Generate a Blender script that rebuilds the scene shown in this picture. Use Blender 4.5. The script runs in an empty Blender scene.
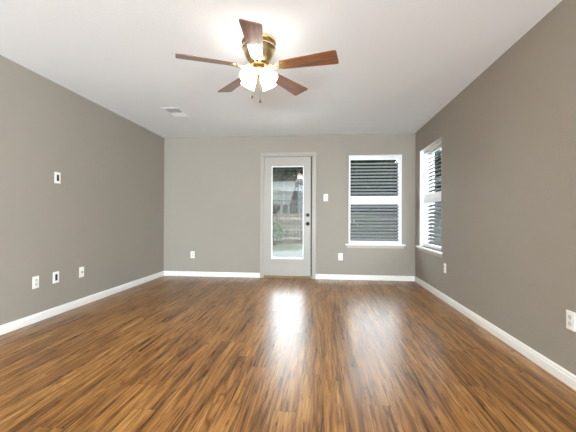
import bpy, bmesh, math, random
from mathutils import Vector, Matrix
PI = math.pi
R = math.radians
scene = bpy.context.scene
COL = scene.collection

# ------------------------------------------------------------------ camera
XL, XR, YB, YR, H = -2.786, 1.538, 5.654, -6.0, 2.44
cam_d = bpy.data.cameras.new('camera')
cam = bpy.data.objects.new('camera', cam_d)
COL.objects.link(cam)
cam_d.sensor_fit = 'HORIZONTAL'
cam_d.sensor_width = 36.0
cam_d.lens = 332.2 / 576 * 36.0
cam_d.clip_start = 0.02
cam_d.clip_end = 300
yaw, pit, rol = 0.100582, 0.00538, 0.004213
fw = Vector((-math.sin(yaw) * math.cos(pit), math.cos(yaw) * math.cos(pit), math.sin(pit)))
r0 = Vector((math.cos(yaw), math.sin(yaw), 0))
u0 = r0.cross(fw)
rr = r0 * math.cos(rol) + u0 * math.sin(rol)
uu = -r0 * math.sin(rol) + u0 * math.cos(rol)
m = Matrix((rr, uu, -fw)).transposed().to_4x4()
m.translation = Vector((0, 0, 1.0325))
cam.matrix_world = m
scene.camera = cam

# ------------------------------------------------------------------ sky, light, exposure
SKY = 15.5
world = bpy.data.worlds.new('overcast_sky')
scene.world = world
world.use_nodes = True
bg = world.node_tree.nodes['Background']
bg.inputs['Color'].default_value = (0.87, 0.94, 1.0, 1)
bg.inputs['Strength'].default_value = SKY

def area(name, loc, rot, sx, sy, power, color):
    d = bpy.data.lights.new(name, 'AREA')
    d.shape = 'RECTANGLE'; d.size = sx; d.size_y = sy
    d.energy = power; d.color = color
    o = bpy.data.objects.new(name, d)
    o.location = loc; o.rotation_euler = rot
    COL.objects.link(o)
    return o
# added fill light, floating unseen behind the camera in front of the rear wall
area('rear_fill_light', (0.60, YR + 1.0, 0.75), (R(114), 0, R(74)), 2.2, 1.3, 1150, (0.76, 0.90, 1.0))

# added sunlight, high left over the roof, to brighten the slab, not the glass
sun_d = bpy.data.lights.new('fill_sun', 'SUN'); sun_d.energy = 20; sun_d.angle = R(4); sun_d.color = (1.0, 0.99, 0.97)
fill_sun = bpy.data.objects.new('fill_sun', sun_d); COL.objects.link(fill_sun)
fill_sun.rotation_euler = Vector((0.62, 0.16, -1.0)).to_track_quat('-Z', 'Y').to_euler()

scene.view_settings.view_transform = 'Standard'
scene.view_settings.look = 'None'
scene.view_settings.gamma = 1.0
scene.view_settings.use_curve_mapping = False
scene.view_settings.exposure = 0.62
cy = scene.cycles
cy.max_bounces = 10; cy.diffuse_bounces = 6; cy.glossy_bounces = 4
cy.transparent_max_bounces = 16; cy.transmission_bounces = 6
cy.sample_clamp_indirect = 20
cy.use_denoising = True
cy.caustics_reflective = True; cy.caustics_refractive = False

# ------------------------------------------------------------------ materials
def mat(name, color, rough=0.5, metal=0.0, spec=0.5, coat=0.0, emit=None, estr=0.0):
    m = bpy.data.materials.new(name); m.use_nodes = True
    b = m.node_tree.nodes['Principled BSDF']
    b.inputs['Base Color'].default_value = (*color, 1)
    b.inputs['Roughness'].default_value = rough
    b.inputs['Metallic'].default_value = metal
    b.inputs['Specular IOR Level'].default_value = spec
    b.inputs['Coat Weight'].default_value = coat
    if emit:
        b.inputs['Emission Color'].default_value = (*emit, 1)
        b.inputs['Emission Strength'].default_value = estr
    return m
def nd(m, t, **kw):
    n = m.node_tree.nodes.new(t)
    for k, v in kw.items(): setattr(n, k, v)
    return n
def lk(m, a, b): m.node_tree.links.new(a, b)
def bsdf(m): return m.node_tree.nodes['Principled BSDF']
def math_n(m, op, a, b=None, c=None):
    n = nd(m, 'ShaderNodeMath', operation=op)
    for i, v in enumerate((a, b, c)):
        if v is None: continue
        if isinstance(v, (int, float)): n.inputs[i].default_value = v
        else: lk(m, v, n.inputs[i])
    return n.outputs[0]
def ramp(m, fac, stops):
    n = nd(m, 'ShaderNodeValToRGB')
    e = n.color_ramp.elements
    while len(e) < len(stops): e.new(0.5)
    for x, (p, c) in zip(e, stops):
        x.position = p; x.color = (*c, 1)
    lk(m, fac, n.inputs[0])
    return n.outputs[0]
def textured(name, c1, c2, scale, rough=0.6, bump=0.0, bscale=None, stretch=(1, 1, 1), spec=0.4):
    """colour drifting between two shades by noise, with a noise bump"""
    m = mat(name, c1, rough, spec=spec)
    tc = nd(m, 'ShaderNodeTexCoord'); mp = nd(m, 'ShaderNodeMapping')
    mp.inputs['Scale'].default_value = stretch
    lk(m, tc.outputs['Object'], mp.inputs[0])
    n = nd(m, 'ShaderNodeTexNoise'); n.inputs['Scale'].default_value = scale
    n.inputs['Detail'].default_value = 5
    lk(m, mp.outputs[0], n.inputs['Vector'])
    lk(m, ramp(m, n.outputs[0], [(0.3, c1), (0.7, c2)]), bsdf(m).inputs['Base Color'])
    if bump:
        n2 = nd(m, 'ShaderNodeTexNoise'); n2.inputs['Scale'].default_value = bscale or scale
        n2.inputs['Detail'].default_value = 3
        lk(m, mp.outputs[0], n2.inputs['Vector'])
        bp = nd(m, 'ShaderNodeBump'); bp.inputs['Strength'].default_value = bump
        bp.inputs['Distance'].default_value = 0.004
        lk(m, n2.outputs[0], bp.inputs['Height']); lk(m, bp.outputs[0], bsdf(m).inputs['Normal'])
    return m

M = {}
M['wall'] = textured('wall_paint', (0.312, 0.278, 0.236), (0.322, 0.288, 0.245), 1.3, 0.62, 0.45, 75, spec=0.3)
M['ceiling'] = textured('ceiling_paint', (0.88, 0.915, 0.95), (0.89, 0.925, 0.96), 1.2, 0.8, 0.3, 60, spec=0.2)
M['trim'] = mat('trim_paint', (0.80, 0.79, 0.75), 0.35)
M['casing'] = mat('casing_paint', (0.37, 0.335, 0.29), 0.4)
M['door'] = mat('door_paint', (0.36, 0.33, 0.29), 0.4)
M['vinyl'] = mat('white_vinyl', (0.86, 0.87, 0.87), 0.35)
M['sill'] = mat('sill_paint', (0.80, 0.78, 0.74), 0.4)
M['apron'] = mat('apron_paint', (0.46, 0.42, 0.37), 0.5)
M['slat'] = mat('blind_slat', (0.15, 0.15, 0.15), 0.6, spec=0.1)
M['minislat'] = mat('mini_blind_slat', (0.28, 0.29, 0.28), 0.6)
M['cord'] = mat('cord', (0.14, 0.14, 0.135), 0.8)
M['mini_cord'] = mat('mini_blind_cord', (0.16, 0.16, 0.15), 0.8)
M['tassel'] = mat('tassel', (0.03, 0.03, 0.03), 0.5)
M['plate'] = mat('plastic_plate', (0.86, 0.84, 0.80), 0.35)
M['socket'] = mat('plastic_socket', (0.68, 0.66, 0.62), 0.4)
M['slot'] = mat('dark_slot', (0.01, 0.01, 0.01), 0.6)
M['nickel'] = mat('dark_nickel', (0.035, 0.032, 0.03), 0.45, 0.3, spec=0.2)
M['satin'] = mat('satin_nickel', (0.5, 0.48, 0.44), 0.3, 1.0)
M['hinge'] = mat('hinge_metal', (0.45, 0.38, 0.28), 0.4, 0.8)
M['threshold'] = textured('threshold_bronze', (0.26, 0.15, 0.06), (0.34, 0.20, 0.09), 9, 0.4)
M['brass'] = mat('brass', (0.80, 0.63, 0.34), 0.25, 1.0)
M['brass_dark'] = mat('antique_brass', (0.22, 0.14, 0.06), 0.3, 1.0)
M['seal'] = mat('weather_seal', (0.07, 0.06, 0.05), 0.7)
M['vent'] = mat('vent_enamel', (0.86, 0.86, 0.87), 0.4)
M['duct'] = mat('duct_dark', (0.10, 0.10, 0.10), 0.8)
M['lamp'] = mat('lit_frosted_glass', (0.95, 0.93, 0.9), 0.4, emit=(1.0, 0.94, 0.85), estr=8.0)
M['bulb'] = mat('lit_bulb', (1, 1, 1), 0.4, emit=(1.0, 0.92, 0.78), estr=150.0)

def glass_mat(name, tint, refl=1.0):
    m = bpy.data.materials.new(name); m.use_nodes = True
    nt = m.node_tree; nt.nodes.clear()
    out = nt.nodes.new('ShaderNodeOutputMaterial'); mix = nt.nodes.new('ShaderNodeMixShader')
    t = nt.nodes.new('ShaderNodeBsdfTransparent'); t.inputs[0].default_value = (*tint, 1)
    g = nt.nodes.new('ShaderNodeBsdfGlossy'); g.inputs['Roughness'].default_value = 0.02
    f = nt.nodes.new('ShaderNodeFresnel'); f.inputs[0].default_value = 1.45
    mu = nt.nodes.new('ShaderNodeMath'); mu.operation = 'MULTIPLY'; mu.inputs[1].default_value = refl
    nt.links.new(f.outputs[0], mu.inputs[0]); nt.links.new(mu.outputs[0], mix.inputs[0])
    nt.links.new(t.outputs[0], mix.inputs[1]); nt.links.new(g.outputs[0], mix.inputs[2])
    nt.links.new(mix.outputs[0], out.inputs[0])
    return m
M['pane'] = glass_mat('window_glass', (0.72, 0.74, 0.74), 0.3)
M['pane_door'] = glass_mat('door_glass', (0.80, 0.82, 0.81), 0.8)

def floor_material():
    """wood laminate boards running down the room, streaky acacia grain"""
    m = mat('laminate_boards', (0.2, 0.1, 0.05), 0.3)
    W, L = 0.125, 1.22
    tc = nd(m, 'ShaderNodeTexCoord'); sp = nd(m, 'ShaderNodeSeparateXYZ')
    lk(m, tc.outputs['Object'], sp.inputs[0])
    x, y = sp.outputs[0], sp.outputs[1]
    xs = math_n(m, 'DIVIDE', x, W); ix = math_n(m, 'FLOOR', xs); fx = math_n(m, 'FRACT', xs)
    wn = nd(m, 'ShaderNodeTexWhiteNoise', noise_dimensions='1D'); lk(m, ix, wn.inputs['W'])
    ys = math_n(m, 'ADD', math_n(m, 'DIVIDE', y, L), math_n(m, 'MULTIPLY', wn.outputs[0], 7.3))
    iy = math_n(m, 'FLOOR', ys); fy = math_n(m, 'FRACT', ys)
    cell = nd(m, 'ShaderNodeCombineXYZ'); lk(m, ix, cell.inputs[0]); lk(m, iy, cell.inputs[1])
    wc = nd(m, 'ShaderNodeTexWhiteNoise', noise_dimensions='3D'); lk(m, cell.outputs[0], wc.inputs[0])
    rnd = wc.outputs['Value']
    # coordinates for the grain, shifted board by board
    gx = math_n(m, 'ADD', x, math_n(m, 'MULTIPLY', rnd, 17.0))
    gy = math_n(m, 'ADD', y, math_n(m, 'MULTIPLY', rnd, 31.0))
    def noise(sx, sy, detail, rough, dist=0.0, z=0.0):
        c = nd(m, 'ShaderNodeCombineXYZ')
        lk(m, math_n(m, 'MULTIPLY', gx, sx), c.inputs[0]); lk(m, math_n(m, 'MULTIPLY', gy, sy), c.inputs[1])
        c.inputs[2].default_value = z
        n = nd(m, 'ShaderNodeTexNoise'); n.inputs['Scale'].default_value = 1
        n.inputs['Detail'].default_value = detail; n.inputs['Roughness'].default_value = rough
        n.inputs['Distortion'].default_value = dist
        lk(m, c.outputs[0], n.inputs['Vector']); return n.outputs[0]
    broad = noise(11, 0.9, 2, 0.5, 0.5)
    fine = noise(40, 1.6, 4, 0.66, 0.7, 3.0)
    hair = noise(110, 4.0, 2, 0.5, 0.3, 5.0)
    streak = noise(30, 1.5, 3, 0.65, 1.8, 9.0)
    v = math_n(m, 'ADD', math_n(m, 'MULTIPLY', broad, 0.36), math_n(m, 'MULTIPLY', fine, 0.48))
    v = math_n(m, 'ADD', v, math_n(m, 'MULTIPLY', hair, 0.16))
    v = math_n(m, 'ADD', v, math_n(m, 'MULTIPLY', math_n(m, 'SUBTRACT', rnd, 0.5), 0.05))
    cn = noise(8, 0.55, 2, 0.5, 0.6, 13.0)
    rings = math_n(m, 'SINE', math_n(m, 'MULTIPLY', cn, 48.0))
    v = math_n(m, 'ADD', v, math_n(m, 'MULTIPLY', rings, 0.032))
    vein = math_n(m, 'ABSOLUTE', math_n(m, 'SUBTRACT', noise(13, 0.8, 3, 0.55, 0.9, 21.0), 0.5))
    col = ramp(m, v, [(0.34, (0.080, 0.033, 0.010)), (0.43, (0.180, 0.079, 0.021)),
                      (0.50, (0.285, 0.127, 0.035)), (0.59, (0.39, 0.195, 0.056)), (0.70, (0.56, 0.33, 0.115))])
    dk = ramp(m, streak, [(0.36, (0.20, 0.16, 0.14)), (0.43, (1, 1, 1))])
    mx = nd(m, 'ShaderNodeMix', data_type='RGBA', blend_type='MULTIPLY'); mx.inputs[0].default_value = 0.6
    lk(m, col, mx.inputs[6]); lk(m, dk, mx.inputs[7])
    # thin dark veins and scattered small knots
    vr = ramp(m, vein, [(0.0, (0.34, 0.27, 0.22)), (0.032, (1, 1, 1))])
    kc = nd(m, 'ShaderNodeCombineXYZ'); lk(m, math_n(m, 'MULTIPLY', gx, 7.0), kc.inputs[0]); lk(m, math_n(m, 'MULTIPLY', gy, 2.6), kc.inputs[1])
    vo = nd(m, 'ShaderNodeTexVoronoi'); vo.inputs['Scale'].default_value = 1.0; lk(m, kc.outputs[0], vo.inputs['Vector'])
    kr = ramp(m, vo.outputs['Distance'], [(0.03, (0.22, 0.15, 0.12)), (0.10, (1, 1, 1))])
    m1 = nd(m, 'ShaderNodeMix', data_type='RGBA', blend_type='MULTIPLY'); m1.inputs[0].default_value = 0.75
    lk(m, mx.outputs[2], m1.inputs[6]); lk(m, vr, m1.inputs[7])
    mx = nd(m, 'ShaderNodeMix', data_type='RGBA', blend_type='MULTIPLY'); mx.inputs[0].default_value = 0.8
    lk(m, m1.outputs[2], mx.inputs[6]); lk(m, kr, mx.inputs[7])
    # joints between the boards
    ex = math_n(m, 'MINIMUM', fx, math_n(m, 'SUBTRACT', 1.0, fx))
    ey = math_n(m, 'MULTIPLY', math_n(m, 'MINIMUM', fy, math_n(m, 'SUBTRACT', 1.0, fy)), L / W)
    ed = math_n(m, 'MINIMUM', ex, ey)
    joint = math_n(m, 'LESS_THAN', ed, 0.012)
    mj = nd(m, 'ShaderNodeMix', data_type='RGBA'); lk(m, math_n(m, 'MULTIPLY', joint, 0.45), mj.inputs[0])
    lk(m, mx.outputs[2], mj.inputs[6]); mj.inputs[7].default_value = (0.025, 0.012, 0.006, 1)
    b = bsdf(m)
    lk(m, mj.outputs[2], b.inputs['Base Color'])
    lk(m, math_n(m, 'ADD', math_n(m, 'MULTIPLY', fine, 0.10), 0.24), b.inputs['Roughness'])
    b.inputs['Specular IOR Level'].default_value = 0.25
    b.inputs['Coat Weight'].default_value = 0.0
    bp = nd(m, 'ShaderNodeBump'); bp.inputs['Strength'].default_value = 0.35; bp.inputs['Distance'].default_value = 0.002
    lk(m, math_n(m, 'SUBTRACT', fine, joint), bp.inputs['Height']); lk(m, bp.outputs[0], b.inputs['Normal'])
    return m
M['floor'] = floor_material()

def blade_material():
    m = mat('fan_blade_wood', (0.2, 0.07, 0.03), 0.3, coat=0.8)
    tc = nd(m, 'ShaderNodeTexCoord'); mp = nd(m, 'ShaderNodeMapping')
    mp.inputs['Scale'].default_value = (3, 45, 20); lk(m, tc.outputs['Object'], mp.inputs[0])
    n = nd(m, 'ShaderNodeTexNoise'); n.inputs['Scale'].default_value = 1; n.inputs['Detail'].default_value = 4
    lk(m, mp.outputs[0], n.inputs['Vector'])
    lk(m, ramp(m, n.outputs[0], [(0.35, (0.12, 0.045, 0.022)), (0.65, (0.26, 0.105, 0.05))]), bsdf(m).inputs['Base Color'])
    return m
M['blade'] = blade_material()
# outdoors
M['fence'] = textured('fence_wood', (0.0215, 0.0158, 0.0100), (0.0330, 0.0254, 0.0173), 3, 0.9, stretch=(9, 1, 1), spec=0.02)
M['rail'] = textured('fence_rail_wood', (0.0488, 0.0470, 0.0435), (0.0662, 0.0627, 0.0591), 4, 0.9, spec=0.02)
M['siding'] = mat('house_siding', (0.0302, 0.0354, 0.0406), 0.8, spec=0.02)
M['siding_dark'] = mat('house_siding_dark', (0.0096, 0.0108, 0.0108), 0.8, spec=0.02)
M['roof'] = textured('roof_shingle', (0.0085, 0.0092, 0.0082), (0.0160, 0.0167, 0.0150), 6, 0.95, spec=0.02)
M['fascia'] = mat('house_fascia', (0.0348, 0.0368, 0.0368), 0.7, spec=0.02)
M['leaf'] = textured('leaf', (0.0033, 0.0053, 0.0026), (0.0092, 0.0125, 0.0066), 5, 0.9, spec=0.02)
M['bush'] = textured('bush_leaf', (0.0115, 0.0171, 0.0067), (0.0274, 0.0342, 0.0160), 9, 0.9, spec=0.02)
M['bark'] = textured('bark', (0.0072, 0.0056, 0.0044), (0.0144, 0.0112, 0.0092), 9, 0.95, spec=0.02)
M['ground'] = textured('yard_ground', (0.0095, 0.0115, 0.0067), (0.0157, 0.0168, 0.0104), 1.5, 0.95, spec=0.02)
M['concrete'] = textured('patio_concrete', (0.0238, 0.0255, 0.0255), (0.0311, 0.0329, 0.0322), 3, 0.9, spec=0.02)
M['bounce_white'] = textured('bounce_white', (0.78, 0.79, 0.80), (0.84, 0.85, 0.86), 3, 0.8)  # near-white so the added slab throws light back indoors
M['brick'] = textured('outer_wall', (0.12, 0.09, 0.07), (0.17, 0.12, 0.09), 6, 0.9)

# ------------------------------------------------------------------ mesh helpers
def box(bm, x0, x1, y0, y1, z0, z1):
    v = [bm.verts.new((x, y, z)) for z in (z0, z1) for y in (y0, y1) for x in (x0, x1)]
    for f in ((0, 2, 3, 1), (4, 5, 7, 6), (0, 1, 5, 4), (2, 6, 7, 3), (0, 4, 6, 2), (1, 3, 7, 5)):
        bm.faces.new([v[i] for i in f])
    return v
def lathe(bm, prof, n=32, mtx=None):
    """profile [(radius, z)] turned round the z axis"""
    mtx = mtx or Matrix()
    rings = []
    for r, z in prof:
        if r < 1e-5: rings.append([bm.verts.new(mtx @ Vector((0, 0, z)))])
        else: rings.append([bm.verts.new(mtx @ Vector((r * math.cos(2 * PI * k / n), r * math.sin(2 * PI * k / n), z))) for k in range(n)])
    for a, b in zip(rings, rings[1:]):
        for k in range(n):
            k2 = (k + 1) % n
            if len(a) == 1 and len(b) == 1: continue
            if len(a) == 1: bm.faces.new((a[0], b[k], b[k2]))
            elif len(b) == 1: bm.faces.new((a[k], b[0], a[k2]))
            else: bm.faces.new((a[k], b[k], b[k2], a[k2]))
def tube(bm, pts, rad, n=8):
    pts = [Vector(p) for p in pts]; prev = None; first = None
    for i, p in enumerate(pts):
        t = (pts[min(i + 1, len(pts) - 1)] - pts[max(i - 1, 0)]).normalized()
        a = t.orthogonal().normalized() if abs(t.z) > .95 else t.cross(Vector((0, 0, 1))).normalized()
        b = t.cross(a)
        rd = rad[i] if isinstance(rad, (list, tuple)) else rad
        ring = [bm.verts.new(p + a * rd * math.cos(2 * PI * k / n) + b * rd * math.sin(2 * PI * k / n)) for k in range(n)]
        if prev:
            for k in range(n): bm.faces.new((prev[k], prev[(k + 1) % n], ring[(k + 1) % n], ring[k]))
        else: first = ring
        prev = ring
    bm.faces.new(first); bm.faces.new(prev)
def obj(name, bm, m, parent=None, smooth=False, bevel=0.0, loc=None):
    bmesh.ops.recalc_face_normals(bm, faces=bm.faces)
    me = bpy.data.meshes.new(name); bm.to_mesh(me); bm.free()
    me.materials.append(m)
    if smooth:
        for p in me.polygons: p.use_smooth = True
        me.set_sharp_from_angle(angle=R(40))
    o = bpy.data.objects.new(name, me); COL.objects.link(o)
    if parent: o.parent = parent
    if loc: o.location = loc
    if bevel:
        b = o.modifiers.new('bevel', 'BEVEL'); b.width = bevel; b.segments = 2; b.limit_method = 'ANGLE'
    return o
def new(): return bmesh.new()
def boxes(name, lst, m, parent=None, bevel=0.0, loc=None):
    bm = new()
    for b in lst: box(bm, *b)
    return obj(name, bm, m, parent, bevel=bevel, loc=loc)
def thing(name, label=None, cat=None, loc=(0, 0, 0), rot=(0, 0, 0), group=None, kind=None):
    o = bpy.data.objects.new(name, None); COL.objects.link(o)
    o.location = loc; o.rotation_euler = rot; o.empty_display_size = .1
    return tag(o, label, cat, group, kind)
def tag(o, label=None, cat=None, group=None, kind=None):
    if label: o['label'] = label
    if cat: o['category'] = cat
    if group: o['group'] = group
    if kind: o['kind'] = kind
    return o
def struct(o, label, cat): return tag(o, label, cat, kind='structure')

# ------------------------------------------------------------------ room shell
T = 0.22
# openings: (a0, a1, z0, z1)
DX0, DX1, DZ = -1.003, -0.148, 2.105
W1 = (0.455, 1.321, 0.600, 2.088)
W2 = (4.465, 5.405, 0.600, 2.088)
o = boxes('wall_back', [(XL - T, DX0, YB, YB + T, 0, H), (DX0, DX1, YB, YB + T, DZ, H), (DX1, W1[0], YB, YB + T, 0, H),
    (W1[0], W1[1], YB, YB + T, 0, W1[2]), (W1[0], W1[1], YB, YB + T, W1[3], H), (W1[1], XR + T, YB, YB + T, 0, H)], M['wall'])
struct(o, 'taupe back wall with the glazed door and a blinds window', 'wall')
o = boxes('wall_left', [(XL - T, XL, YR - T, YB, 0, H)], M['wall'])
struct(o, 'long taupe wall on the left with four white plates', 'wall')
o = boxes('wall_right', [(XR, XR + T, YR - T, W2[0], 0, H), (XR, XR + T, W2[0], W2[1], 0, W2[2]),
    (XR, XR + T, W2[0], W2[1], W2[3], H), (XR, XR + T, W2[1], YB, 0, H)], M['wall'])
struct(o, 'taupe wall on the right with a window near the corner', 'wall')
RW = (-0.6, 1.4, 0.3, 2.1)
o = boxes('wall_rear', [(XL, RW[0], YR - T, YR, 0, H), (RW[1], XR, YR - T, YR, 0, H),
    (RW[0], RW[1], YR - T, YR, 0, RW[2]), (RW[0], RW[1], YR - T, YR, RW[3], H)], M['wall'])
struct(o, 'taupe wall behind the viewpoint with a wide window opening', 'wall')
o = boxes('ceiling', [(XL - T, XR + T, YR - T, YB + T, H, H + .12)], M['ceiling'])
struct(o, 'white textured flat ceiling', 'ceiling')
o = boxes('floor', [(XL - T, XR + T, YR - T, YB + T, -.06, 0)], M['floor'])
struct(o, 'glossy brown streaky wood laminate floor', 'floor')

# baseboards: profile (depth, height)
BP = [(0, 0), (0.015, 0), (0.015, 0.055), (0.0115, 0.060), (0.0115, 0.072), (0.006, 0.082), (0, 0.082)]
def baseboard(name, segs, label):
    bm = new()
    for (ax, ay), (bx, by), (nx, ny) in segs:
        A = [bm.verts.new((ax + nx * d, ay + ny * d, z)) for d, z in BP]
        B = [bm.verts.new((bx + nx * d, by + ny * d, z)) for d, z in BP]
        for k in range(len(BP)):
            k2 = (k + 1) % len(BP); bm.faces.new((A[k], A[k2], B[k2], B[k]))
        bm.faces.new(A); bm.faces.new(B)
    return struct(obj(name, bm, M['trim']), label, 'baseboard')
baseboard('baseboard_left', [((XL, YR), (XL, YB), (1, 0))], 'white baseboard along the left wall')
baseboard('baseboard_right', [((XR, YR), (XR, YB), (-1, 0))], 'white baseboard along the right wall')
baseboard('baseboard_back', [((XL + .015, YB), (-1.05, YB), (0, -1)), ((-.095, YB), (XR - .015, YB), (0, -1))],
          'white baseboard along the back wall either side of the door')

# ------------------------------------------------------------------ door
def casing():
    bm = new()
    xo0, xo1, zo, w, d = -1.050, -0.095, 2.150, 0.047, 0.017
    # stepped casing: a thick outer band and a thinner inner band, mitred as three boards
    for o_, i_, dd in ((0.0, 0.018, d), (0.018, w, d * .65)):
        box(bm, xo0 + o_, xo0 + i_, YB - dd, YB, 0, zo - o_)
        box(bm, xo1 - i_, xo1 - o_, YB - dd, YB, 0, zo - o_)
        box(bm, xo0 + i_, xo1 - i_, YB - dd, YB, zo - i_, zo - o_)
    return obj('trim_1', bm, M['casing'], bevel=.002)
struct(casing(), 'off-white casing round the back door', 'door trim')
o = boxes('trim_2', [(DX0, DX0 + .012, YB, YB + T, 0, DZ), (DX1 - .012, DX1, YB, YB + T, 0, DZ), (DX0 + .012, DX1 - .012, YB, YB + T, DZ - .020, DZ)], M['casing'])
struct(o, 'off-white door jamb lining the doorway', 'door jamb')
bm = new()
box(bm, DX0 + .013, DX1 - .013, YB - .02, YB + T, 0.001, 0.018); box(bm, DX0 + .013, DX1 - .013, YB + .02, YB + T - .02, 0.018, 0.028)
struct(obj('trim_3', bm, M['threshold'], bevel=.003), 'bronze threshold under the back door', 'threshold')

SX0, SX1, SZ0, SZ1 = -0.989, -0.185, 0.036, 2.078
dy = YB + 0.012                                        # face of the slab
door = struct(thing('door_1', loc=(SX0, dy, SZ0)), 'off-white door with a tall full glass panel in the back wall', 'door')
def dl(b): return (b[0] - SX0, b[1] - SX0, b[2] - dy, b[3] - dy, b[4] - SZ0, b[5] - SZ0)
GX0, GX1, GZ0, GZ1 = -0.842, -0.315, 0.357, 1.902       # visible glass
FX0, FX1, FZ0, FZ1 = -0.882, -0.277, 0.262, 1.940       # outer edge of its frame
boxes('door_slab', [dl(b) for b in ((SX0, GX0 - .02, dy, dy + .044, SZ0, SZ1), (GX1 + .02, SX1, dy, dy + .044, SZ0, SZ1),
    (GX0 - .02, GX1 + .02, dy, dy + .044, SZ0, GZ0 - .02), (GX0 - .02, GX1 + .02, dy, dy + .044, GZ1 + .02, SZ1))], M['door'], door, bevel=.002)
fr = boxes('glass_frame', [dl(b) for b in ((FX0, GX0 - .010, dy - .012, dy + .001, FZ0, FZ1), (GX1 + .010, FX1, dy - .012, dy + .001, FZ0, FZ1),
    (GX0 - .010, GX1 + .010, dy - .012, dy + .001, FZ0, GZ0 - .024), (GX0 - .010, GX1 + .010, dy - .012, dy + .001, GZ1 + .010, FZ1))], M['door'], door, bevel=.004)
b_ = boxes('glass_bead', [dl(b) for b in ((GX0 - .016, GX0, dy - .018, dy + .012, GZ0 - .03, GZ1 + .016), (GX1, GX1 + .012, dy - .018, dy + .012, GZ0 - .03, GZ1 + .016),
    (GX0, GX1, dy - .018, dy + .012, GZ0 - .03, GZ0), (GX0, GX1, dy - .018, dy + .012, GZ1, GZ1 + .016))], M['vinyl'], door, bevel=.002)
b_['label'] = 'bright white bead round the glass'
boxes('pane', [dl((GX0 - .01, GX1 + .01, dy + .011, dy + .014, GZ0 - .01, GZ1 + .01))], M['pane_door'], door)
bm = new()
z = GZ0 + .012
while z < GZ1 - .025:
    bb = dl((GX0 + .004, GX1 - .004, dy + .021, dy + .029, z, z + .0008)); v = box(bm, *bb)
    for q in v: q.co.z += (q.co.y - (bb[2] + bb[3]) / 2) * .12
    z += .0205
o = obj('blind_slats', bm, M['minislat'], door); o['label'] = 'thin grey enclosed blind slats, turned open'
boxes('blind_headrail', [dl((GX0 + .002, GX1 - .002, dy + .016, dy + .033, GZ1 - .022, GZ1 - .002))], M['siding_dark'], door)
bm = new()
for x in (GX0 + .06, GX0 + .19, GX1 - .19, GX1 - .06):
    tube(bm, [(x - SX0, .0175, GZ0 + .01 - SZ0), (x - SX0, .0175, GZ1 - .02 - SZ0)], .0011, 5)
obj('blind_cord', bm, M['mini_cord'], door)
boxes('weather_strip', [dl((SX1 + .001, DX1 - .013, dy + .012, dy + .03, SZ0, SZ1 + .006)), dl((SX0, SX1, dy + .012, dy + .03, SZ1 + .001, DZ - .021)),
    dl((DX0 + .013, SX1, dy + .004, dy + .03, 0.029, SZ0 - .001))], M['seal'], door)
def ymat(x, z, dep=0): return Matrix.Translation((x - SX0, dep, z - SZ0)) @ Matrix.Rotation(R(90), 4, 'X')
bm = new(); lathe(bm, [(0, 0), (.031, 0), (.031, .006), (.026, .013), (0, .013)], 28, ymat(-.233, 1.080)); 
db = obj('deadbolt', bm, M['nickel'], door, smooth=True)
bm = new(); box(bm, -.233 - SX0 - .017, -.233 - SX0 + .017, -.030, -.013, 1.080 - SZ0 - .006, 1.080 - SZ0 + .006)
obj('thumb_turn', bm, M['nickel'], db, bevel=.003)
bm = new(); lathe(bm, [(0, 0), (.032, 0), (.032, .007), (.014, .013), (.012, .036), (.024, .044), (.0285, .055), (.0265, .066), (.015, .073), (0, .074)], 28, ymat(-.233, .932))
obj('door_knob', bm, M['nickel'], door, smooth=True)
for z in (1.86, 1.10, .32):
    bm = new(); tube(bm, [(-.004, -.006, z - .05 - SZ0), (-.004, -.006, z + .05 - SZ0)], .006, 10)
    for zz in (z - .054, z + .054): tube(bm, [(-.004, -.006, zz - .003 - SZ0), (-.004, -.006, zz + .003 - SZ0)], .0075, 10)
    obj('hinge', bm, M['hinge'], door, smooth=True)

# ------------------------------------------------------------------ windows
def window(name, w, h, mtx, label, fw_=.030):
    """local frame: x along the opening, y outwards from the room face, z up"""
    root = thing(name); root.matrix_world = mtx; struct(root, label, 'window')
    D0, D1 = .058, .100
    boxes('window_frame', [(0, fw_, D0, D1, 0, h), (w - fw_, w, D0, D1, 0, h), (fw_, w - fw_, D0, D1, 0, .044), (fw_, w - fw_, D0, D1, h - .052, h)], M['vinyl'], root, bevel=.003)
    boxes('meeting_rail', [(fw_, w - fw_, D0, D0 + .028, .665, .725), (fw_, w - fw_, D0 + .010, D1, .725, .805)], M['vinyl'], root, bevel=.003)
    boxes('jamb_liner', [(0, .004, .0005, .178, 0, h), (w - .004, w, .0005, .178, 0, h), (.004, w - .004, .0005, .178, h - .004, h)], M['vinyl'], root)
    lk_ = boxes('sash_lock', [(w * .5 - .03, w * .5 + .03, D0 - .012, D0, .692, .712)], M['vinyl'], root, bevel=.003)
    boxes('pane', [(0, w, .192, .195, -.01, h + .01)], M['pane'], root)
    boxes('outer_frame', [(-.03, .02, .178, .212, -.03, h + .03), (w - .02, w + .03, .178, .212, -.03, h + .03), (.02, w - .02, .178, .212, -.03, .03), (.02, w - .02, .178, .212, h - .03, h + .03)], M['vinyl'], root)
    s = boxes('window_sill', [(0, w, .003, D0, -.022, 0.0), (-.055, w + .052, -.050, .003, -.022, 0.0)], M['sill'], root, bevel=.004)
    a = boxes('sill_apron', [(-.035, w + .032, -.016, -.0005, -.068, -.0225)], M['apron'], root, bevel=.004)
    return root
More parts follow.
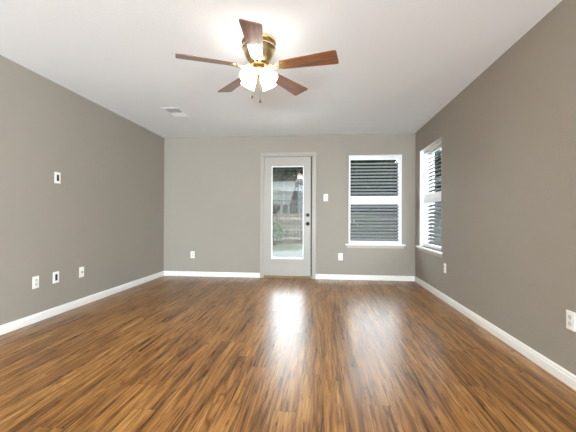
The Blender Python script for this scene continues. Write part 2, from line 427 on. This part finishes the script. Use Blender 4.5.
def blind(mtx, w, h, label, wand):
    root = thing('window_blind', label, 'blind'); root.matrix_world = mtx
    yc = .140; x0, x1 = .007, w - .007
    boxes('headrail', [(x0, x1, yc - .028, yc + .028, h - .055, h - .012)], M['vinyl'], root)
    bm = new(); ang = R(-36); pitch = .0565; z = .062; hw = .033
    while z < h - .075:
        # slightly arched slat, room edge lowered
        prof = []
        for k in range(5):
            t = -1 + k * .5; cy_, cz = t * hw, .003 * (1 - t * t)
            prof.append((yc + cy_ * math.cos(ang) + cz * math.sin(ang), z - cy_ * math.sin(ang) + cz * math.cos(ang)))
        up = [(a + .0025 * math.sin(ang), b + .0025 * math.cos(ang)) for a, b in prof]
        loop = prof + up[::-1]
        A = [bm.verts.new((x0, a, b)) for a, b in loop]; B = [bm.verts.new((x1, a, b)) for a, b in loop]
        n = len(loop)
        for k in range(n): bm.faces.new((A[k], A[(k + 1) % n], B[(k + 1) % n], B[k]))
        bm.faces.new(A); bm.faces.new(B)
        z += pitch
    obj('slats', bm, M['slat'], root)
    boxes('bottom_rail', [(x0, x1, yc - .026, yc + .026, .012, .030)], M['vinyl'], root)
    bm = new()
    for x in (w * .16, w * .84):
        for dd in (-.032, .032): tube(bm, [(x, yc + dd, .02), (x, yc + dd, h - .04)], .0012, 5)
    obj('ladder_cord', bm, M['cord'], root)
    for x, zb in wand:
        bm = new(); tube(bm, [(x, .050, h - .005), (x, .050, zb)], .0011, 5); c = obj('pull_cord', bm, M['cord'], root)
        bm = new(); lathe(bm, [(0, .018), (.004, .016), (.0085, -.012), (.0085, -.02), (0, -.021)], 12, Matrix.Translation((x, .050, zb)))
        obj('tassel', bm, M['tassel'], c, smooth=True)
    return root
mt1 = Matrix.Translation((W1[0], YB, W1[2]))
window('window_1', W1[1] - W1[0], W1[3] - W1[2], mt1, 'white framed window in the back wall, right of the door')
blind(mt1, W1[1] - W1[0], W1[3] - W1[2], 'grey horizontal slat blind in the back wall window', [(.735, 1.13)])
mt2 = Matrix.Translation((XR, W2[1], W2[2])) @ Matrix.Rotation(R(-90), 4, 'Z')
window('window_2', W2[1] - W2[0], W2[3] - W2[2], mt2, 'white framed window in the right wall near the corner')
blind(mt2, W2[1] - W2[0], W2[3] - W2[2], 'grey horizontal slat blind in the right wall window', [(.84, 1.27), (.825, .55)])

# ------------------------------------------------------------------ plates on the walls
PW, PH = .072, .118
def plate_base(name, label, cat, mtx, group=None, w=PW, h=PH):
    root = thing(name, label, cat, group=group); root.matrix_world = mtx
    bm = new(); box(bm, -w / 2, w / 2, 0.0002, .006, -h / 2, h / 2)
    obj('cover_plate', bm, M['plate'], root, bevel=.0025)
    return root
def outlet(label, mtx):
    r_ = plate_base('wall_outlet', label, 'outlet', mtx, 'duplex outlets on the walls')
    for s in (-1, 1):
        bm = new(); n = 24
        vs = []
        for k in range(n):
            a = 2 * PI * k / n
            vs.append((max(-.0165, min(.0165, .0195 * math.cos(a))), .0155 * math.sin(a) + s * .0205))
        A = [bm.verts.new((x, .0058, z)) for x, z in vs]; B = [bm.verts.new((x, .0085, z)) for x, z in vs]
        for k in range(n): bm.faces.new((A[k], A[(k + 1) % n], B[(k + 1) % n], B[k]))
        bm.faces.new(A); bm.faces.new(B)
        f = obj('socket', bm, M['socket'], r_)
        boxes('slot', [(-.0085, -.0055, .0084, .0090, s * .0205 - .001, s * .0205 + .009), (.0055, .0085, .0084, .0090, s * .0205 - .001, s * .0205 + .009),
                       (-.0025, .0025, .0084, .0090, s * .0205 - .010, s * .0205 - .0055)], M['slot'], f)
    bm = new(); lathe(bm, [(0, .006), (.003, .006), (.003, .0075), (0, .0078)], 10, Matrix.Rotation(R(-90), 4, 'X')); obj('screw', bm, M['satin'], r_)
    return r_
def face(x, y, z, side):
    rz = {'back': R(180), 'left': R(-90), 'right': R(90)}[side]
    return Matrix.Translation((x, y, z)) @ Matrix.Rotation(rz, 4, 'Z')
def cable(label, mtx):
    r_ = plate_base('cable_plate', label, 'wall plate', mtx, 'open cable plates on the left wall', .080, .118)
    boxes('cable_opening', [(-.017, .017, .0058, .0068, -.033, .033)], M['slot'], r_)
    bm = new()
    for (a, b, c, d) in ((-.021, -.017, -.037, .037), (.017, .021, -.037, .037), (-.017, .017, .033, .037), (-.017, .017, -.037, -.033)): box(bm, a, b, .0058, .0085, c, d)
    obj('opening_rim', bm, M['plate'], r_)
cable('white cable plate with black opening, high on the left wall', face(XL, 3.253, 1.445, 'left'))
cable('white cable plate with black opening, low on the left wall between two plates', face(XL, 3.243, .395, 'left'))
outlet('white duplex outlet low on the left wall, nearest the camera', face(XL, 2.994, .390, 'left'))
outlet('white duplex outlet low on the back wall, left of the door', face(-2.255, YB, .376, 'back'))
outlet('white duplex outlet under the back window, right of the door', face(.320, YB, .380, 'back'))
outlet('small white duplex outlet on the right wall just past the window', face(XR, 4.325, .412, 'right'))
outlet('large white duplex outlet on the right wall at the picture edge', face(XR, 2.222, .405, 'right'))
r_ = plate_base('coax_plate', 'white plate with one round coax jack, rightmost low on the left wall', 'wall plate', face(XL, 3.621, .389, 'left'))
bm = new(); lathe(bm, [(0, .004), (.0085, .004), (.0085, .009), (.0055, .009), (.0055, .017), (0, .017)], 14, Matrix.Rotation(R(-90), 4, 'X')); obj('coax_jack', bm, M['nickel'], r_)
for s in (-1, 1):
    bm = new(); lathe(bm, [(0, .006), (.003, .006), (.003, .0075), (0, .0078)], 10, Matrix.Translation((0, 0, s * .042)) @ Matrix.Rotation(R(-90), 4, 'X')); obj('screw', bm, M['satin'], r_)
r_ = plate_base('light_switch', 'white toggle light switch on the back wall beside the door', 'switch', face(.070, YB, 1.377, 'back'))
boxes('toggle_frame', [(-.008, .008, .0058, .0075, -.015, .015)], M['socket'], r_)
bm = new(); vv = box(bm, -.0045, .0045, .006, .020, -.004, .010)
for v in vv:
    if v.co.y > .01: v.co.z += .006
obj('toggle', bm, M['socket'], r_, bevel=.001)
for s in (-1, 1):
    bm = new(); lathe(bm, [(0, .006), (.003, .006), (.003, .0075), (0, .0078)], 10, Matrix.Translation((0, 0, s * .030)) @ Matrix.Rotation(R(-90), 4, 'X')); obj('screw', bm, M['satin'], r_)

# ------------------------------------------------------------------ ceiling vent
vx0, vx1, vy0, vy1 = -2.035, -1.845, 4.100, 4.432
v = thing('ceiling_vent', 'white rectangular air vent with grey louvres in the ceiling', 'vent', ((vx0 + vx1) / 2, (vy0 + vy1) / 2, H))
a, b = (vx1 - vx0) / 2, (vy1 - vy0) / 2
boxes('vent_frame', [(-a - .025, a + .025, -b - .025, -b + .006, -.006, -.0003), (-a - .025, a + .025, b - .006, b + .025, -.006, -.0003),
    (-a - .025, -a + .006, -b + .006, b - .006, -.006, -.0003), (a - .006, a + .025, -b + .006, b - .006, -.006, -.0003)], M['vent'], v, bevel=.002)
boxes('vent_duct', [(-a, a, -b, b, -.0022, -.0008)], M['duct'], v)
bm = new()
n = 16
for k in range(n):
    yy = -b + .012 + (2 * b - .024) * k / (n - 1); tilt = -1 if k < n / 2 else 1
    p = [(yy - .009 * tilt, -.003), (yy + .006 * tilt, -.0115), (yy + .007 * tilt, -.0105), (yy - .008 * tilt, -.002)]
    A = [bm.verts.new((-a + .004, q[0], q[1])) for q in p]; B = [bm.verts.new((a - .004, q[0], q[1])) for q in p]
    for i in range(4): bm.faces.new((A[i], A[(i + 1) % 4], B[(i + 1) % 4], B[i]))
    bm.faces.new(A); bm.faces.new(B)
obj('louvres', bm, M['vent'], v)

# ------------------------------------------------------------------ ceiling fan
FXC, FYC = -0.501, 2.598
fan = thing('ceiling_fan', 'brass flush-mount ceiling fan with five brown blades and lit frosted shades', 'ceiling fan', (FXC, FYC, H))
bm = new()
lathe(bm, [(0, -.0005), (.128, -.0005), (.134, -.010), (.134, -.022), (.124, -.028)], 48)
obj('canopy', bm, M['brass'], fan, smooth=True)
bm = new(); lathe(bm, [(.120, -.026), (.124, -.028), (.124, -.052), (.118, -.056)], 48)
o = obj('canopy_band', bm, M['brass_dark'], fan, smooth=True); o['label'] = 'dark vented band'
bm = new(); lathe(bm, [(.118, -.052), (.130, -.056), (.132, -.066), (.124, -.074), (.118, -.10), (.106, -.13), (.088, -.158), (.066, -.178), (.06, -.184), (0, -.184)], 48)
obj('motor_housing', bm, M['brass'], fan, smooth=True)
bm = new(); lathe(bm, [(0, -.184), (.074, -.184), (.078, -.190), (.078, -.206), (.070, -.212), (0, -.212)], 40)
obj('flywheel', bm, M['brass_dark'], fan, smooth=True)
bm = new(); lathe(bm, [(0, -.212), (.040, -.212), (.052, -.222), (.056, -.240), (.050, -.256), (.034, -.266), (.030, -.276), (.020, -.288), (0, -.292)], 36)
obj('light_kit', bm, M['brass'], fan, smooth=True)
ZB = -.218
def blade_mesh():
    bm = new(); L0, L1 = .185, .628
    out = []
    for t in (0, .25, .5, .75, .93):
        out.append((L0 + (L1 - L0) * t, .048 + .028 * t))
    pts = [(L0 - .006, .040)] + out + [(L1 - .010, .0735), (L1 - .002, .066), (L1, .05)]
    loop = [(x, w) for x, w in pts] + [(x, -w) for x, w in pts[::-1]]
    A = [bm.verts.new((x, y, -.003)) for x, y in loop]; B = [bm.verts.new((x, y, .003)) for x, y in loop]
    n = len(loop)
    for k in range(n): bm.faces.new((A[k], A[(k + 1) % n], B[(k + 1) % n], B[k]))
    bm.faces.new(A); bm.faces.new(B[::-1])
    return bm
def arm_mesh():
    bm = new()
    # two curling bars from the flywheel to a flared plate under the blade
    for s in (-1, 1):
        tube(bm, [(.070, s * .012, .018), (.092, s * .022, .012), (.112, s * .018, -.004), (.132, s * .010, -.010), (.152, s * .020, -.008), (.172, s * .034, -.007)], [.006, .006, .0055, .0055, .0055, .005], 8)
    loop = [(.165, .020), (.180, .038), (.205, .040), (.225, .026), (.240, .010), (.248, 0)]
    loop = loop + [(x, -y) for x, y in loop[-2::-1]]
    A = [bm.verts.new((x, y, -.0075)) for x, y in loop]; B = [bm.verts.new((x, y, -.0035)) for x, y in loop]
    n = len(loop)
    for k in range(n): bm.faces.new((A[k], A[(k + 1) % n], B[(k + 1) % n], B[k]))
    bm.faces.new(A); bm.faces.new(B)
    return bm
b0 = a0 = None
for k in range(5):
    ang = R(-83.8 + 72 * k)
    if b0 is None:
        a0 = obj('blade_arm', arm_mesh(), M['brass'], fan, smooth=True)
        b0 = obj('blade', blade_mesh(), M['blade'], fan, bevel=.001)
        ar, bl = a0, b0
    else:
        ar = a0.copy(); COL.objects.link(ar); bl = b0.copy(); COL.objects.link(bl)
        ar.parent = fan; bl.parent = fan
    mtx = Matrix.Translation((0, 0, ZB)) @ Matrix.Rotation(ang, 4, 'Z') @ Matrix.Rotation(R(-13), 4, 'X')
    bl.matrix_local = mtx
    ar.matrix_local = Matrix.Translation((0, 0, ZB)) @ Matrix.Rotation(ang, 4, 'Z') @ Matrix.Rotation(R(-13), 4, 'X')
for ang in (-124, -34, 56, 146):
    mtx = Matrix.Translation((0, 0, -.238)) @ Matrix.Rotation(R(ang), 4, 'Z') @ Matrix.Translation((.052, 0, 0)) @ Matrix.Rotation(R(-38), 4, 'Y')
    bm = new(); lathe(bm, [(0, .016), (.014, .016), (.016, 0), (.022, -.008), (.024, -.022), (.020, -.026), (0, -.026)], 24, mtx)
    ho = obj('lamp_holder', bm, M['brass'], fan, smooth=True)
    bm = new()
    outer = [(.023, -.018), (.032, -.026), (.043, -.045), (.048, -.070), (.050, -.092), (.056, -.112), (.062, -.124)]
    inner = [(r - .003, z) for r, z in outer[::-1]]
    lathe(bm, outer + inner, 32, mtx)
    sh = obj('lamp_shade', bm, M['lamp'], fan, smooth=True); sh['label'] = 'lit frosted bell glass shade'
    bm = new(); lathe(bm, [(0, -.026), (.012, -.028), (.014, -.045), (.026, -.065), (.029, -.082), (.022, -.100), (0, -.108)], 20, mtx)
    obj('bulb', bm, M['bulb'], sh, smooth=True)
def chain(x, y, z0, z1):
    bm = new(); n = int((z0 - z1) / .006)
    for k in range(n):
        lathe(bm, [(0, .0022), (.0019, .0012), (.0019, -.0012), (0, -.0022)], 6, Matrix.Translation((x, y, z0 - k * .006)))
    tube(bm, [(x, y, z0), (x, y, z1)], .0006, 4)
    c = obj('pull_chain', bm, M['brass'], fan)
    bm = new(); lathe(bm, [(0, .012), (.004, .010), (.0075, -.004), (.0065, -.012), (0, -.015)], 12, Matrix.Translation((x, y, z1 - .008)))
    obj('chain_fob', bm, M['tassel'], c, smooth=True)
chain(-.040, -.055, -.26, -.455)
chain(.022, -.050, -.26, -.492)

# ------------------------------------------------------------------ outdoors
GZ = -.14
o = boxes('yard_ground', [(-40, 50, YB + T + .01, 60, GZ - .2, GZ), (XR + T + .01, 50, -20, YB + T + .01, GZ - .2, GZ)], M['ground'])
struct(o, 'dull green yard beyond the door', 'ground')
o = boxes('bounce_slab', [(-5, 5, YB + T + .01, 9.3, GZ, GZ + .05)], M['bounce_white'])  # out-of-view slab, added to bounce daylight up to the ceiling
struct(o, 'added white slab outside the door, below view, bouncing light indoors', 'bounce slab')
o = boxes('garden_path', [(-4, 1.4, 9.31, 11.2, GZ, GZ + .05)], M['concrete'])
struct(o, 'grey concrete path beyond the added slab', 'path')
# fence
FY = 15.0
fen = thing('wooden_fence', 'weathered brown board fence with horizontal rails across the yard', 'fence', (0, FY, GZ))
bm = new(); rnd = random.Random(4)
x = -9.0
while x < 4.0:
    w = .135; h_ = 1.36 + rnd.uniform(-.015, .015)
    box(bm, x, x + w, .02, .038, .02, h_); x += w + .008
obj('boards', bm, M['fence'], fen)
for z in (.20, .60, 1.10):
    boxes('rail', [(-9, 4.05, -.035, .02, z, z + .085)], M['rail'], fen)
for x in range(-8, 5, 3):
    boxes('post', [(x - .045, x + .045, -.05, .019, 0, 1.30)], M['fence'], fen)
# neighbour house
def gable(bm, x0, x1, y0, y1, z0, z1, along='x', t=.12):
    if along == 'y':
        xm = (x0 + x1) / 2
        prof = [(x0, z0), (xm, z1), (x1, z0), (x1, z0 - t), (xm, z1 - t), (x0, z0 - t)]
        A = [bm.verts.new((a_, y0, b_)) for a_, b_ in prof]; B = [bm.verts.new((a_, y1, b_)) for a_, b_ in prof]
    else:
        ym = (y0 + y1) / 2
        prof = [(y0, z0), (ym, z1), (y1, z0), (y1, z0 - t), (ym, z1 - t), (y0, z0 - t)]
        A = [bm.verts.new((x0, a_, b_)) for a_, b_ in prof]; B = [bm.verts.new((x1, a_, b_)) for a_, b_ in prof]
    for k in range(6): bm.faces.new((A[k], A[(k + 1) % 6], B[(k + 1) % 6], B[k]))
    bm.faces.new(A); bm.faces.new(B)
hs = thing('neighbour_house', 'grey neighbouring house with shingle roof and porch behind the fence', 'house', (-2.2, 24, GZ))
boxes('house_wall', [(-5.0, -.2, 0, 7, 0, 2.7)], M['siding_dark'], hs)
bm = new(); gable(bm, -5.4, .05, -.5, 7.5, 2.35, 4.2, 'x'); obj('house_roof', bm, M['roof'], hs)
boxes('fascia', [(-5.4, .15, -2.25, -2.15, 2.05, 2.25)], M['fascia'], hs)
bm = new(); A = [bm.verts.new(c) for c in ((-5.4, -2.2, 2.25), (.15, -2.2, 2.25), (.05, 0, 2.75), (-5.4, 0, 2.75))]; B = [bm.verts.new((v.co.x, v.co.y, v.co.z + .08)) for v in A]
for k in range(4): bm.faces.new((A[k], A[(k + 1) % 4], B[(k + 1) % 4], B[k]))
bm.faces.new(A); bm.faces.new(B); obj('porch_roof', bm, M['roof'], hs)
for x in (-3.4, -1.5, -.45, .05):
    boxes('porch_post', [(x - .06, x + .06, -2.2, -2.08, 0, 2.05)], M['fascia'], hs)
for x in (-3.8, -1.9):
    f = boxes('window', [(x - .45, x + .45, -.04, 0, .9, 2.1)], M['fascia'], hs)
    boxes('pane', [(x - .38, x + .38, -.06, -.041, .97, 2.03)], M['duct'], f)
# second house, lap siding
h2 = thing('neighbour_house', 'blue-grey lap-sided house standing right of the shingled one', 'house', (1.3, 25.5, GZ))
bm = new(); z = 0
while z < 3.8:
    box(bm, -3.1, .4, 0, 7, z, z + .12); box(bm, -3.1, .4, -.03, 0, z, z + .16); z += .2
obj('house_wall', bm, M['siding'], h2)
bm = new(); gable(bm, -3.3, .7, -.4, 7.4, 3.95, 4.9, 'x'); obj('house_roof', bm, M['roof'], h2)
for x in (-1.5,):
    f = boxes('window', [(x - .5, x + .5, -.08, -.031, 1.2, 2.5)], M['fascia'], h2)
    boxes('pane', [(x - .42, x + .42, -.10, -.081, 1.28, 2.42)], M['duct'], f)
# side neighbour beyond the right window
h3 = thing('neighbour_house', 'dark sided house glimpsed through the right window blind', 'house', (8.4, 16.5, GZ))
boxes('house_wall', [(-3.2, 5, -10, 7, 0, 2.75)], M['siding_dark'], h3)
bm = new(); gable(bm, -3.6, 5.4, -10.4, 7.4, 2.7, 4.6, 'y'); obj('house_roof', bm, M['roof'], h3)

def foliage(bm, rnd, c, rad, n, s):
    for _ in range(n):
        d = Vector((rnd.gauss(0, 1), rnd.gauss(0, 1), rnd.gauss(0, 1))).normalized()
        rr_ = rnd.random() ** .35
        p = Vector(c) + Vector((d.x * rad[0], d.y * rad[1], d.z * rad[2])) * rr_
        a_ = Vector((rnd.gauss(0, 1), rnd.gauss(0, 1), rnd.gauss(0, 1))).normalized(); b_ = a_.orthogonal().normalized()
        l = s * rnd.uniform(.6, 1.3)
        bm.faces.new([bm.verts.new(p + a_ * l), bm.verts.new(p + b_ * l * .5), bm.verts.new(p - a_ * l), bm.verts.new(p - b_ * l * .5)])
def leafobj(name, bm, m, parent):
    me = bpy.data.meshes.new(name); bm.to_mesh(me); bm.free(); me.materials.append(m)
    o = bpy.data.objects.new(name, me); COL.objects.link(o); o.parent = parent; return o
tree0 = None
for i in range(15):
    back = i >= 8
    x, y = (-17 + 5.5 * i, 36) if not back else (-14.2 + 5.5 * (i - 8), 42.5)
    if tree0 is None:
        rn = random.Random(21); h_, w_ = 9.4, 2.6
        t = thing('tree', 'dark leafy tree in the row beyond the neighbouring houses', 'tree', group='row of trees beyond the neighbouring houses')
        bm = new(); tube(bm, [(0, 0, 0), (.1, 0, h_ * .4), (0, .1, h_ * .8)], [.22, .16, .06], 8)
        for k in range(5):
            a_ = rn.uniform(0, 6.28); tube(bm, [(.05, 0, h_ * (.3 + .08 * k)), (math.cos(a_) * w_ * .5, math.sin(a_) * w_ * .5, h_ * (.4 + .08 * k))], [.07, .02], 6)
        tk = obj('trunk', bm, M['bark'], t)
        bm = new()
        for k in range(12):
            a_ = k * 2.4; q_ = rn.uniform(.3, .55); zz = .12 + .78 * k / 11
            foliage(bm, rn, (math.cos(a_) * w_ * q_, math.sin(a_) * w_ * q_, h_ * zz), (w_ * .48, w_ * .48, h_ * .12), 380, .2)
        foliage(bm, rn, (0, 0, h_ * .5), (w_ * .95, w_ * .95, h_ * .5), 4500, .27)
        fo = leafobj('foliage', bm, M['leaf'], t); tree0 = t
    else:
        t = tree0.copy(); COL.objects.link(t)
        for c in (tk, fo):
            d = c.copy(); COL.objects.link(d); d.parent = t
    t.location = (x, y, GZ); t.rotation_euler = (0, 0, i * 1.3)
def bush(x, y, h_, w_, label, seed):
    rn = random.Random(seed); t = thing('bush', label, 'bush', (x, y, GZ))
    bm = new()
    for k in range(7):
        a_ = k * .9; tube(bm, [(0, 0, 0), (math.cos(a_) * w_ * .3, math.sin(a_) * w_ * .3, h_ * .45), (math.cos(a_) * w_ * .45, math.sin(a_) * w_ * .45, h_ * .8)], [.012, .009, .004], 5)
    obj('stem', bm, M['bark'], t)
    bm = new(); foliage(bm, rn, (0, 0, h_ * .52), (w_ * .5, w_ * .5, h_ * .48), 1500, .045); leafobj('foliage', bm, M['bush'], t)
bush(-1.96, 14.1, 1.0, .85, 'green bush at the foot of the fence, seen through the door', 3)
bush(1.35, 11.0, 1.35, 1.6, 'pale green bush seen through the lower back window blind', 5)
